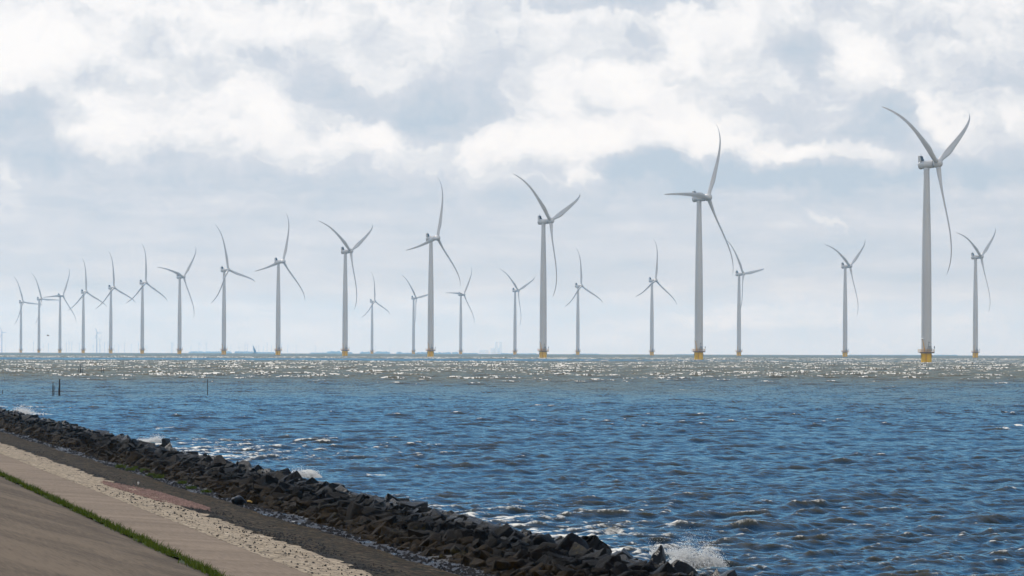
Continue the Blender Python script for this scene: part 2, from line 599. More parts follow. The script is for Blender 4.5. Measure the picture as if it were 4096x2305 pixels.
# ------------------------------------------------------------------ the dike in strips
def strip_mesh(name, prof, t0, t1, mat, dt=1.0, jag=None, zn=0.0):
    """a sheet along the dike; prof: (v, z) points across; jag: function(edge, t) moves the outer edges"""
    ts = [t0]
    while ts[-1] < t1:
        ts.append(ts[-1] + max(dt, dt * ts[-1] / 120.0))
    vs = []
    for tt_ in ts:
        for k, (v_, z_) in enumerate(prof):
            o_ = jag(k, tt_) if jag else 0.0
            vs.append(dike(v_ + o_, tt_, z_ + (random.uniform(-zn, zn) if zn else 0)))
    c = len(prof)
    fs = [(i * c + j, i * c + j + 1, (i + 1) * c + j + 1, (i + 1) * c + j) for i in range(len(ts) - 1) for j in range(c - 1)]
    return link(name, mesh_np(name, [tuple(q) for q in vs], fs, mat))


def asphalt(name, c0, c1, streak, lean, edge=False):
    m, t = new_mat(name)
    vv, tt, zz = dike_coords(t)
    q = t.combine(vv, tt, zz)
    grain = t.noise(q, 34.0, 3, .7)
    al = t.math('ADD', t.math('MULTIPLY', vv, lean[0]), t.math('MULTIPLY', tt, lean[1]))
    ac = t.math('SUBTRACT', t.math('MULTIPLY', vv, lean[1]), t.math('MULTIPLY', tt, lean[0]))
    st = t.noise(t.combine(t.math('MULTIPLY', al, lean[2]), t.math('MULTIPLY', ac, lean[3])), 1.0, 5, .62, dist=.6)
    blot = t.noise(q, .12, 4, .6)
    f = t.math('ADD', t.math('MULTIPLY', t.math('SUBTRACT', st, .5), streak), t.math('MULTIPLY', t.math('SUBTRACT', blot, .5), .8))
    g2 = t.noise(t.combine(t.math('MULTIPLY', vv, 11.0), t.math('MULTIPLY', tt, .9)), 1.0, 4, .75)
    f = t.math('ADD', f, t.math('MULTIPLY', t.math('SUBTRACT', grain, .5), .9))
    f = t.math('ADD', f, t.math('MULTIPLY', t.math('SUBTRACT', g2, .5), 2.4))
    crk = t.noise(t.combine(vv, t.math('MULTIPLY', tt, .3)), .8, 6, .75, dist=1.0)
    f = t.math('SUBTRACT', f, t.math('MULTIPLY', t.smooth(crk, .60, .70), .5))
    c = t.mix(t.math('ADD', f, .5, clamp=True), c0, c1)
    if edge:
        en = t.noise(q, 1.6, 4, .65)
        c = t.mix(t.math('MULTIPLY', t.smooth(t.math('MULTIPLY_ADD', en, .7, vv), 8.85, 9.25), .75), c, (.040, .030, .020))
    out(t, principled(t, c, .9, .08, 0, bump(t, grain, .6, .012)).outputs[0])
    return m


M_slope = asphalt('weathered_asphalt', (.082, .061, .041), (.165, .123, .083), 3.2, (.24, .97, .07, .75), True)
M_path = asphalt('path_asphalt', (.155, .117, .083), (.228, .174, .126), 2.4, (1.0, .12, .16, .45))

m, t = new_mat('cream_limestone')
vv, tt, zz = dike_coords(t)
q = t.combine(vv, t.math('MULTIPLY', tt, .62), 0.0)
q = t.vec('ADD', q, t.vec('MULTIPLY', t.vec('SUBTRACT', t.noise(q, 2.2, 3, .6, col=True), (.5, .5, .5)), (.22, .22, 0)))
vo = t.n('ShaderNodeTexVoronoi', feature='DISTANCE_TO_EDGE'); t.put(vo.inputs['Vector'], q); vo.inputs['Scale'].default_value = 4.2
vc = t.n('ShaderNodeTexVoronoi', feature='F1'); t.put(vc.inputs['Vector'], q); vc.inputs['Scale'].default_value = 4.2
gn = t.noise(t.combine(vv, tt, zz), 3.0, 5, .65)
gw = t.math('MULTIPLY_ADD', gn, .20, -.066)
gap = t.smooth(t.math('SUBTRACT', vo.outputs['Distance'], gw), -.02, .03)
hs = t.n('ShaderNodeSeparateColor'); t.put(hs.inputs[0], vc.outputs['Color'])
stone = t.ramp(hs.outputs[0], [(0, (.38, .305, .21)), (.45, (.50, .405, .295)), (.8, (.60, .50, .375)), (1.0, (.42, .335, .23))])
stone = t.mix(t.smooth(gn, .3, .75), (.26, .21, .15), stone)
dirt_ = t.smooth(t.noise(t.combine(vv, tt, zz), .22, 4, .6), .58, .72)
stone = t.mix(t.math('MULTIPLY', dirt_, .7), stone, (.13, .105, .085))
colr = t.mix(gap, (.085, .070, .054), stone)
out(t, principled(t, colr, .95, .03, 0, bump(t, gap, .9, .05)).outputs[0])
M_cream = m

m, t = new_mat('dark_basalt_paving')
vv, tt, zz = dike_coords(t)
q3 = t.combine(vv, tt, zz)
q = t.combine(vv, t.math('MULTIPLY', tt, .8), 0.0)
vo = t.n('ShaderNodeTexVoronoi', feature='DISTANCE_TO_EDGE'); t.put(vo.inputs['Vector'], q); vo.inputs['Scale'].default_value = 3.2
n1 = t.noise(q3, 9.0, 5, .7)
n2 = t.noise(t.combine(vv, t.math('MULTIPLY', tt, .4)), .55, 4, .6)
gap = t.smooth(vo.outputs['Distance'], 0.01, .10)
c = t.mix(t.smooth(n1, .3, .7), (.034, .026, .018), (.170, .126, .086))
moss = t.math('MULTIPLY', t.smooth(vv, 15.2, 16.6), t.smooth(n2, .35, .6))
c = t.mix(moss, c, t.mix(t.smooth(n1, .35, .7), (.044, .029, .014), (.165, .112, .058)))
mot = t.noise(t.combine(vv, t.math('MULTIPLY', tt, .55)), 2.4, 5, .7, dist=.6)
c = t.mix(t.smooth(mot, .38, .66), t.mix(.75, c, (.014, .011, .009)), c)
gravel = t.math('MULTIPLY', t.smooth(vv, 14.6, 14.2), t.smooth(n2, .40, .58))
c = t.mix(t.math('MULTIPLY', gravel, .8), c, (.030, .028, .028))
c = t.mix(gap, (.012, .019, .016), c)
out(t, principled(t, c, .95, .03, 0, bump(t, t.math('ADD', gap, t.math('MULTIPLY', n1, .9)), .9, .05)).outputs[0])
M_basalt = m

m, t = new_mat('ditch_mud')
vv, tt, zz = dike_coords(t)
q3 = t.combine(vv, tt, zz)
n1 = t.noise(q3, 6.0, 5, .65)
n2 = t.noise(t.combine(vv, t.math('MULTIPLY', tt, .3)), 2.2, 4, .6)
wet = t.smooth(n2, .55, .64)
c = t.mix(wet, t.mix(n1, (.010, .010, .012), (.060, .058, .062)), (.02, .022, .025))
rg = t.smooth(wet, 0, 1, .6, .12)
out(t, principled(t, c, rg, t.smooth(wet, 0, 1, .08, .30), 0, bump(t, n1, .9, .06)).outputs[0])
M_ditch = m

m, t = new_mat('sod')
vv, tt, zz = dike_coords(t)
c = t.mix(t.noise(t.combine(vv, tt, zz), 4.0, 5, .7), (.018, .026, .008), (.06, .075, .018))
out(t, principled(t, c, .9, .2).outputs[0])
M_sod = m

T0, T1 = 18.0, 900.0
jr = random.Random(3)
JAG = {}


def jag_edge(key, amp_, cell=.6):
    def f(tt_):
        k = (key, int(tt_ / cell))
        if k not in JAG:
            JAG[k] = jr.uniform(-amp_, amp_)
        return JAG[k]
    return f


je = jag_edge('cream', .15, .8)
slope_z = lambda v_: 1.52 + (8.95 - v_) * .33
tag(strip_mesh('asphalt_slope', [(-60, 5.0), (-4.0, 5.05), (-1.6, 4.98), (0.5, slope_z(.5)), (4.5, slope_z(4.5) - .03), (9.02, slope_z(9.02))],
               -30, T1, M_slope, 2.0), 'worn brown asphalt slope of the dike', None, None, 'structure')
tag(strip_mesh('grass_verge', [(8.80, slope_z(8.8) + .004), (9.1, 1.46), (9.50, 1.306)], T0, T1, M_sod, .7,
               lambda k, q_: (.10 * math.sin(q_ * .7) + .08 * math.sin(q_ * 1.9 + 1)) if k != 1 else 0),
    'turf strip between slope and path', None, None, 'structure')
tag(strip_mesh('path', [(9.2, 1.30), (10.5, 1.24), (11.80, 1.15)], T0, T1, M_path, 1.0), 'pale asphalt path along the dike', None, None, 'structure')
tag(strip_mesh('stone_paving', [(11.76, 1.158), (12.6, 1.06), (13.78, .915)], T0, T1, M_cream, .55,
               lambda k, q_: je(q_) if k == 2 else (.03 * math.sin(q_ * 3) if k == 0 else 0)),
    'strip of cream limestone paving beside the path', None, None, 'structure')
tag(strip_mesh('basalt_paving', [(13.3, .95), (14.5, .81), (15.6, .66), (16.9, .50)], T0, T1, M_basalt, .6,
               lambda k, q_: .10 * math.sin(q_ * .23) + .05 * math.sin(q_ * .9) if k == 3 else 0),
    'strip of dark mossy basalt paving above the ditch', None, None, 'structure')
tag(strip_mesh('ditch', [(16.5, .46), (17.2, .45), (18.0, .46)], T0, T1, M_ditch, .7), 'wet ditch at the foot of the rocks', None, None, 'structure')
m, t = new_mat('rock_bed')
c = t.mix(t.noise(geo_pos(t), 3.0, 5, .7), (.006, .006, .006), (.03, .027, .022))
out(t, principled(t, c, .7, .3).outputs[0])
M_bed = m
tag(strip_mesh('rubble_bed', [(17.5, .40), (18.6, .55), (20.0, .66), (21.4, .45), (24.5, -.6), (30, -2.5)], T0, T1, M_bed, .8, None, .06),
    'dark rubble under the breakwater rocks', None, None, 'structure')

# ------------------------------------------------------------------ rocks
m, t = new_mat('breakwater_stone')
vv, tt, zz = dike_coords(t)
q3 = geo_pos(t)
oi = t.n('ShaderNodeObjectInfo').outputs['Random']
big = t.noise(q3, .9, 2, .5)
n1 = t.noise(q3, 7.0, 6, .68)
n2 = t.noise(q3, 28.0, 4, .7)
kind = t.math('FRACT', t.math('ADD', t.math('MULTIPLY', oi, 3.7), t.math('MULTIPLY', big, .9)))
c = t.ramp(kind, [(0, (.0050, .0049, .0047)), (.3, (.0035, .0034, .0032)), (.55, (.008, .0072, .006)), (.75, (.008, .0055, .0052)), (1, (.011, .010, .0095))])
c = t.mix(t.smooth(n1, .35, .7), t.mix(.6, c, (.004, .004, .004)), c)
mossm = t.math('MULTIPLY', t.smooth(t.math('ADD', vv, t.math('MULTIPLY', t.math('SUBTRACT', big, .5), 3.2)), 19.4, 17.9), t.smooth(n1, .34, .56))
c = t.mix(t.math('MULTIPLY', mossm, .9), c, t.mix(n2, (.012, .007, .001), (.046, .025, .0035)))
lich = t.math('MULTIPLY', t.smooth(big, .60, .68), t.smooth(n1, .48, .6))
c = t.mix(t.math('MULTIPLY', lich, .5), c, (.06, .045, .006))
pt = t.n('ShaderNodeNewGeometry').outputs['Pointiness']
c = t.mix(t.smooth(pt, .51, .60, 0, .4), c, t.mix(.5, c, (.11, .105, .10)))
spk = t.noise(q3, 16.0, 3, .8)
c = t.mix(t.smooth(spk, .56, .70, 0, .4), c, (.034, .031, .027))
rg = t.smooth(vv, 18.8, 21.2, .72, .36)
sc_r = t.smooth(vv, 19.8, 21.8, .04, .34)
hh = t.math('ADD', t.math('MULTIPLY', n1, .8), t.math('MULTIPLY', n2, .35))
out(t, principled(t, c, rg, sc_r, 0, bump(t, hh, .9, .10)).outputs[0])
M_rock = m


def rock_mesh(i, fine=True, taper=False):
    rr = random.Random(100 + i)
    bm = bmesh.new()
    # a squarish block knocked about by random cuts
    bmesh.ops.create_cube(bm, size=1.0)
    for v_ in bm.verts:
        v_.co += Vector((rr.uniform(-.16, .16), rr.uniform(-.16, .16), rr.uniform(-.16, .16)))
    for k in range(rr.randint(5, 9)):
        nrm = Vector((rr.gauss(0, 1), rr.gauss(0, 1), rr.gauss(0, .8))).normalized()
        co = nrm * rr.uniform(.36, .52)
        g = bm.verts[:] + bm.edges[:] + bm.faces[:]
        r_ = bmesh.ops.bisect_plane(bm, geom=g, plane_co=co, plane_no=nrm, clear_outer=True)
        ed = [e for e in r_['geom_cut'] if isinstance(e, bmesh.types.BMEdge)]
        if ed:
            bmesh.ops.contextual_create(bm, geom=ed)
    bmesh.ops.remove_doubles(bm, verts=bm.verts, dist=.03)
    bmesh.ops.convex_hull(bm, input=bm.verts[:])
    loose = [v_ for v_ in bm.verts if not v_.link_faces]
    if loose: bmesh.ops.delete(bm, geom=loose, context='VERTS')
    bmesh.ops.dissolve_limit(bm, angle_limit=R(9), verts=bm.verts[:], edges=bm.edges[:])
    bmesh.ops.bevel(bm, geom=bm.edges[:], offset=.055, segments=2, affect='EDGES', profile=.5)
    bmesh.ops.triangulate(bm, faces=bm.faces[:])
    for lim in ((.22, .11) if fine else (.24,)):
        bmesh.ops.subdivide_edges(bm, edges=[e for e in bm.edges if e.calc_length() > lim], cuts=1)
        bmesh.ops.triangulate(bm, faces=bm.faces[:])
    if taper:
        for v_ in bm.verts:
            v_.co.x *= 1 - .5 * (v_.co.z + .5); v_.co.y *= 1 - .5 * (v_.co.z + .5)
    off = Vector((i * 3.7, i * 1.3, 0))
    for v_ in bm.verts:
        n_ = mnoise.fractal(v_.co * 3.2 + off, 1.0, 2.1, 4)
        m_ = mnoise.noise(v_.co * 1.4 - off)
        v_.co *= 1 + .055 * n_ + .10 * m_
    bmesh.ops.recalc_face_normals(bm, faces=bm.faces[:])
    me = bpy.data.meshes.new('rock')
    bm.to_mesh(me)
    bm.free()
    me.materials.append(M_rock)
    me.polygons.foreach_set('use_smooth', [True] * len(me.polygons))
    me.set_sharp_from_angle(angle=R(45))
    return me


ROCKS = [rock_mesh(i) for i in range(26)]
ROCKS.append(rock_mesh(31, True, True))
ROUGH = [rock_mesh(i, False) for i in range(26)] + [ROCKS[-1]]


def mound(v_):
    pts = [(17.4, .28), (18.1, .46), (19.0, .64), (20.2, .78), (21.0, .66), (21.8, .30), (23.0, -.25)]
    for (a_, za), (b_, zb) in zip(pts, pts[1:]):
        if a_ <= v_ <= b_:
            return za + (zb - za) * (v_ - a_) / (b_ - a_)
    return pts[0][1] if v_ < 17.3 else -.3


rr = random.Random(42)
spots = []
tt_ = 60.0
cell = {}
def far_enough(v_, t_, r_):
    i, j = int(v_ / 1.0), int(t_ / 1.0)
    for a_ in range(i - 1, i + 2):
        for b_ in range(j - 1, j + 2):
            for (v2, t2, r2) in cell.get((a_, b_), ()):
                if (v_ - v2) ** 2 + (t_ - t2) ** 2 < (.42 * (r_ + r2)) ** 2:
                    return False
    cell.setdefault((i, j), []).append((v_, t_, r_))
    return True
for _ in range(120000):
    t_ = 62 + (420 - 62) * rr.random() ** 1.25
    v_ = rr.uniform(17.55, 22.3)
    r_ = rr.choice((.24, .28, .32, .37, .42, .50, .66)) * rr.uniform(.85, 1.15)
    if v_ < 18.2: r_ = min(r_, .6) * .8
    edge = 17.62 + .16 * math.sin(t_ * .21) + .12 * math.sin(t_ * .63 + 1)
    if v_ < edge + r_ * .3: continue
    if not far_enough(v_, t_, r_): continue
    spots.append((v_, t_, r_))
for _ in range(9000):                 # farther along, only the larger stones
    t_ = rr.uniform(420, 900)
    v_ = rr.uniform(17.8, 22.2)
    r_ = rr.uniform(.6, .95)
    if far_enough(v_, t_, r_): spots.append((v_, t_, r_))
info = []
for (v_, t_, r_) in spots:
    sx = r_ * rr.uniform(.95, 1.45); sy = r_ * rr.uniform(.85, 1.25); sz = r_ * rr.uniform(.65, 1.0)
    rot = Matrix.Rotation(rr.uniform(0, 6.28), 3, 'Z') @ Matrix.Rotation(rr.gauss(0, .42), 3, 'X') @ Matrix.Rotation(rr.gauss(0, .42), 3, 'Y')
    loc = dike(v_, t_, mound(v_) + rr.uniform(-.10, .10) * (1 if v_ > 18 else .4))
    info.append((loc, rot, (sx, sy, sz), rr.randrange(26), v_, t_, r_))
# upright stones seen standing on the crest
for (px, py, hgt, wd) in ((2640, 2226, .5, .4), (668, 1778, .75, .5), (1345, 1955, .5, .75)):
    c_ = on_level(px, py, .95)
    info.append((c_, Matrix.Rotation(rr.uniform(0, 6), 3, 'Z') @ Matrix.Rotation(.15, 3, 'X'), (wd, wd * .85, hgt), 26 if px > 2000 else 3, c_.dot(DV), c_.dot(DU), 2.0))
# those that show largest stand as rocks of their own; the rest is one mass
def shows(o_):
    loc = o_[0]
    d = loc.length
    sx_ = loc.x / loc.y * FPX + 2048
    sy_ = Y0 + (CAM_H - loc.z) / loc.y * FPX
    vis = -40 < sx_ < 4136 and sy_ < 2350
    return (max(o_[2]) / d if vis else max(o_[2]) / d * .05) * (1.15 if o_[4] < 20.6 else .6)
info.sort(key=shows, reverse=True)
protos = {}
for (loc, rot, scl, k, v_, t_, r_) in info[:298]:
    if k not in protos:
        o = link('rock', ROCKS[k]); protos[k] = o
    else:
        o = protos[k].copy(); COL.objects.link(o)
    o.matrix_world = Matrix.Translation(loc) @ rot.to_4x4() @ Matrix.Diagonal((*scl, 1))
    if v_ < 18.7:
        tag(o, 'brown mossy rock on the landward foot of the breakwater by the ditch', 'rock', 'mossy rocks along the ditch')
    elif v_ < 21.0:
        tag(o, 'dark grey angular rock in the crest of the breakwater', 'rock', 'dark rocks of the breakwater crest')
    else:
        tag(o, 'wet blackish rock on the seaward side of the breakwater', 'rock', 'wet rocks on the sea side')
vs, fs, base_i = [], [], 0
RV = []
for me in ROUGH:
    a_ = np.zeros(len(me.vertices) * 3); me.vertices.foreach_get('co', a_)
    b_ = np.zeros(len(me.polygons) * 3, np.int32); me.loops.foreach_get('vertex_index', b_)
    RV.append((a_.reshape(-1, 3), b_.reshape(-1, 3)))
for (loc, rot, scl, k, v_, t_, r_) in info[298:]:
    a_, b_ = RV[k]
    q = (a_ * np.array(scl)) @ np.array(rot).T + np.array(loc)
    vs.append(q); fs.append(b_ + base_i); base_i += len(a_)
me = mesh_np('breakwater_rocks', np.concatenate(vs), np.concatenate(fs), M_rock, True)
me.set_sharp_from_angle(angle=R(24))
tag(link('breakwater_rocks', me), 'mass of smaller dark rocks running along the breakwater into the distance', 'rocks', None, 'stuff')
print('rocks', len(info), 'in mass', len(info) - 298)

# ------------------------------------------------------------------ grass, plants, gravel
m, t = new_mat('grass_blades')
n1 = t.noise(geo_pos(t), 1.1, 4, .6)
c = t.mix(t.smooth(n1, .32, .68), (.018, .032, .005), (.066, .078, .018))
dif = t.n('ShaderNodeBsdfDiffuse'); t.put(dif.inputs[0], c)
trn = t.n('ShaderNodeBsdfTranslucent'); t.put(trn.inputs[0], t.mix(.5, c, (.10, .15, .01)))
mx = t.n('ShaderNodeMixShader'); mx.inputs[0].default_value = .42
t.put(mx.inputs[1], dif.outputs[0]); t.put(mx.inputs[2], trn.outputs[0])
out(t, mx.outputs[0])
M_grass = m


def blades(points, hmin, hmax, w, lean=.35):
    vs, fs = [], []
    for (x, y, z) in points:
        h = rr.uniform(hmin, hmax)
        a_ = rr.uniform(0, 6.28)
        wx, wy = math.cos(a_) * w, math.sin(a_) * w
        l_ = rr.gauss(0, lean) * h
        l2 = rr.gauss(-.12, lean) * h
        b_ = len(vs)
        vs += [(x - wx, y - wy, z), (x + wx, y + wy, z), (x + wx * .7 + l2 * .4, y + wy * .7 + l_ * .4, z + h * .6),
               (x - wx * .7 + l2 * .4, y - wy * .7 + l_ * .4, z + h * .6), (x + l2, y + l_, z + h)]
        fs += [(b_, b_ + 1, b_ + 2), (b_, b_ + 2, b_ + 3), (b_ + 3, b_ + 2, b_ + 4)]
    return vs, fs


pts = []
for _ in range(52000):
    t_ = 50 + 400 * rr.random() ** 1.5
    v_ = rr.gauss(9.14, .15)
    clump = .5 + .5 * math.sin(t_ * 1.7 + 3 * math.sin(t_ * .37))
    if rr.random() > .22 + .78 * clump: continue
    v_ += .07 * math.sin(t_ * .7)
    z_ = 1.30 + max(0, 9.5 - v_) * .34 - .02
    q = dike(v_, t_, z_)
    pts.append((q.x, q.y, q.z))
vs, fs = blades(pts, .05, .26, .011)
tag(link('grass', mesh_np('grass', vs, fs, M_grass, False)), 'long green grass in a strip beside the path', 'grass', None, 'stuff')

TUFTS = [(935, 612), (1010, 632), (1060, 618), (1125, 645), (1165, 672), (1225, 690), (1405, 732), (1478, 772), (1587, 800)]
for i, (zx, zy) in enumerate(TUFTS):
    c_ = on_level(zx / 1.921, 1550 + zy / 1.921, .50)
    big_ = 1.0 if i in (0, 3, 5) else .7
    pp = [(c_.x + max(-.2, min(.2, rr.gauss(0, .13 * big_))), c_.y + max(-.25, min(.25, rr.gauss(0, .16 * big_))), .46) for _ in range(150)]
    vs, fs = blades(pp, .08 * big_, .22 * big_, .012, .5)
    o = link('water_plant', mesh_np('water_plant', vs, fs, M_grass, False))
    lab = ['leafy green tuft farthest up the ditch beside the rocks', 'small green tuft second along the ditch edge', 'small green tuft against the mossy rocks',
           'largest bright green tuft in the middle of the ditch plants', 'small green tuft just below the largest one', 'round green tuft at the near end of the close cluster',
           'lone small green tuft against the rocks after the cluster', 'tiny green tuft between two lone ones by the rocks', 'nearest lone green tuft standing in the ditch'][i]
    tag(o, lab, 'plant', 'green tufts along the ditch')


def gravel(name, pts, size, mat):
    vs, fs = [], []
    octo = [(1, 0, 0), (-1, 0, 0), (0, 1, 0), (0, -1, 0), (0, 0, 1), (0, 0, -1)]
    of = [(0, 2, 4), (2, 1, 4), (1, 3, 4), (3, 0, 4), (2, 0, 5), (1, 2, 5), (3, 1, 5), (0, 3, 5)]
    for (x, y, z) in pts:
        s_ = size * rr.uniform(.5, 1.4)
        ca, sa = math.cos(rr.uniform(0, 6.28)), math.sin(rr.uniform(0, 6.28))
        b_ = len(vs)
        for (a_, c_, d_) in octo:
            a_ *= rr.uniform(.8, 1.3); c_ *= rr.uniform(.7, 1.1); d_ *= rr.uniform(.5, .9)
            vs.append((x + (a_ * ca - c_ * sa) * s_, y + (a_ * sa + c_ * ca) * s_, z + d_ * s_))
        fs += [(i + b_, j + b_, k + b_) for (i, j, k) in of]
    return link(name, mesh_np(name, vs, fs, mat, False))


def pave_z(v_):
    if v_ < 11.78: return 1.3 + (v_ - 9.2) * -.058
    if v_ < 13.5: return 1.156 - (v_ - 11.78) * .1205
    return .95 - (v_ - 13.3) * .125


M_gravd = paint('dark_gravel', (.030, .029, .030), .9, .4, 5.0, 0.0, .05)
M_gravp = paint('pink_rubble', (.27, .175, .145), .95, .35, 5.0, 0.0, .05)
pts = []
for _ in range(6500):
    t_ = 62 + 190 * rr.random() ** 1.6
    v_ = 14.25 + rr.gauss(0, .42)
    if t_ > 130 and rr.random() < .65: continue
    cl = math.sin(t_ * .55 + 2 * math.sin(t_ * .21)) + .6 * math.sin(t_ * 2.3 + v_ * 3)
    if cl < rr.uniform(-1.2, 1.0): continue
    if not 11.85 < v_ < 16: continue
    q = dike(v_, t_, pave_z(v_) + .01)
    pts.append(tuple(q))
for _ in range(520):
    t_ = 62 + 80 * rr.random() ** 1.3
    v_ = rr.uniform(11.9, 13.6)
    q = dike(v_, t_, pave_z(v_) + .01)
    pts.append(tuple(q))
tag(gravel('dark_gravel', pts, .030, M_gravd), 'loose dark gravel scattered over the paving', 'gravel', None, 'stuff')
pts = []
for _ in range(5200):
    e_ = rr.random()
    c_ = on_level(425 + 400 * e_, 1938 + 72 * e_ + 27 * rr.uniform(-1, 1) * (1.1 - 1.5 * abs(e_ - .5)), .95)
    v_ = c_.dot(DV); t_ = c_.dot(DU)
    q = dike(v_, t_ + rr.gauss(0, .8), pave_z(v_) + .012)
    pts.append(tuple(q))
tag(gravel('pink_rubble', pts, .040, M_gravp), 'spill of pink brick rubble across the paving', 'gravel', None, 'stuff')

pts = []
for _ in range(5200):
    t_ = 62 + 260 * rr.random() ** 1.5
    v_ = rr.uniform(16.7, 17.75)
    if rr.random() < .35 + .35 * math.sin(t_ * .9 + 2 * math.sin(t_ * .3)): continue
    pts.append(tuple(dike(v_, t_, .462)))
tag(gravel('ditch_pebbles', pts, .06, M_gravd), 'dark pebbles lying in the wet ditch', 'pebbles', None, 'stuff')

# ------------------------------------------------------------------ litter among the rocks
M_black = paint('black_plastic', (.008, .009, .010), .45, .3, 6.0, 0.0, .15)
M_yel = paint('yellow_plastic', (.62, .38, .08), .45, .1, 6.0)
M_scrap = paint('pale_plastic', (.6, .58, .54), .5, .1, 6.0)


def crumple(name, loc, size, mat, seed, amp_=.22, label=None, cat=None):
    r_ = random.Random(seed)
    bm = bmesh.new()
    bmesh.ops.create_icosphere(bm, subdivisions=3, radius=1.0)
    dirs = [(Vector((r_.gauss(0, 1), r_.gauss(0, 1), r_.gauss(0, 1))).normalized(), r_.uniform(-1, 1)) for _ in range(26)]
    for v_ in bm.verts:
        k_ = sum(a_ * max(0, v_.co.normalized().dot(d_)) ** 8 for d_, a_ in dirs)
        v_.co *= 1 + amp_ * k_
        v_.co = Vector((v_.co.x * size[0], v_.co.y * size[1], v_.co.z * size[2]))
    me = bpy.data.meshes.new(name); bm.to_mesh(me); bm.free()
    me.materials.append(mat)
    o = link(name, me); o.location = loc
    return tag(o, label, cat)


c_ = on_level(955, 2003, .62)
crumple('rubbish_bag', c_, (.23, .25, .17), M_black, 5, .3, 'shiny black plastic bag lying in the ditch against the rocks', 'bag')
mb = MB()
c2 = on_level(1000, 2020, .50)
mb.box(c2, (.34, .2, .06), Matrix.Rotation(.3, 3, 'Z') @ Matrix.Rotation(.12, 3, 'Y'))
mb.box(c2 + Vector((.22, -.2, -.01)), (.26, .12, .05), Matrix.Rotation(-.4, 3, 'Z'))
tag(mb.build('driftwood', M_wood), 'dark flat driftwood board beside the black bag', 'driftwood')
mb = MB()
c3 = on_level(1002, 2006, .60)
for k in range(7):
    a0, a1 = k / 7, (k + 1) / 7
    f_ = lambda a_: c3 + Vector((-.085 + .17 * a_, 0, .022 * math.sin(a_ * 3.1 + .2) - .02 * a_))
    mb.tube(f_(a0), f_(a1), .022 + .008 * math.sin(a0 * 3.14), .022 + .008 * math.sin(a1 * 3.14), 7)
tag(mb.build('plastic_scrap', M_yel), 'bent yellow scrap of plastic next to the black bag', 'litter')
c4 = on_level(556, 1936, 1.0)
crumple('paper_scrap', c4 + Vector((0, 0, .03)), (.035, .03, .05), M_scrap, 9, .3, 'tiny white scrap standing above the pink rubble', 'litter')
c4 = on_level(1177, 2087, .75)
crumple('shell_scrap', c4, (.05, .04, .015), M_scrap, 12, .3, 'tiny pale scrap lying on the mossy paving near the ditch', 'litter')

# ------------------------------------------------------------------ splashes
m, t = new_mat('spray')
sp_ = principled(t, (.90, .90, .89), .6, .3)
tr_ = t.n('ShaderNodeBsdfTranslucent'); tr_.inputs[0].default_value = (.92, .92, .91, 1)
mx = t.n('ShaderNodeMixShader'); mx.inputs[0].default_value = .7
t.put(mx.inputs[1], sp_.outputs[0]); t.put(mx.inputs[2], tr_.outputs[0])
out(t, mx.outputs[0])
M_spray = m


def splash(px, py, wid, hgt, n_, drop, label, seed, lean=0.0):
    r_ = random.Random(seed)
    c_ = on_level(px, py, .1)
    pts_ = []
    jets = [(r_.uniform(-.5, .5), r_.uniform(.15, 1.0) ** 1.3, r_.gauss(0, .5)) for _ in range(16)]
    for _ in range(n_):
        jx, jh, jl = r_.choice(jets)
        e_ = r_.random() ** 1.9
        prof = 1 - .6 * abs(jx * 1.6) ** 1.5
        x_ = jx * wid + r_.gauss(0, .055 + .05 * e_) * wid + (jl + lean) * e_ * hgt * .6
        z_ = e_ * jh * prof * hgt * (1 + .25 * r_.gauss(0, 1) * e_)
        y_ = r_.gauss(0, .16) * wid
        s_ = drop * (2.6 * (1 - e_) ** 1.6 + .45) * r_.uniform(.5, 1.3)
        pts_.append((c_.x + x_, c_.y + y_, c_.z - .12 + z_, s_))
    octo = np.array([(1, 0, 0), (-1, 0, 0), (0, 1, 0), (0, -1, 0), (0, 0, 1), (0, 0, -1)], float)
    of = np.array([(0, 2, 4), (2, 1, 4), (1, 3, 4), (3, 0, 4), (2, 0, 5), (1, 2, 5), (3, 1, 5), (0, 3, 5)])
    vs_, fs_ = [], []
    for i_, (x_, y_, z_, s_) in enumerate(pts_):
        vs_.append(octo * s_ * np.array([r_.uniform(.7, 1.3), 1, r_.uniform(.7, 1.5)]) + np.array((x_, y_, z_)))
        fs_.append(of + 6 * i_)
    o = link('wave_splash', mesh_np('wave_splash', np.concatenate(vs_), np.concatenate(fs_), M_spray, True))
    return tag(o, label, 'splash', 'waves breaking on the rocks')


splash(2770, 2268, 1.25, 1.1, 42000, .0115, 'tall white splash bursting behind the nearest dark rocks', 1, .2)
splash(2650, 2218, .9, .5, 9000, .012, 'low white foam between the rocks left of the tall splash', 2)
splash(80, 1662, 3.2, .85, 20000, .028, 'broad white splash over the farthest rocks of the breakwater', 3)
splash(585, 1764, 1.7, .65, 12000, .02, 'small white splash behind the upright rock', 4)
splash(1222, 1900, 1.15, .52, 13000, .014, 'rounded white splash over the middle of the breakwater', 5)

# ------------------------------------------------------------------ wind turbines
HUB_Z = 95.0
AX = 6.0                           # hub centre ahead of the tower's axis
TILT = R(5)
BLADE = 53.5


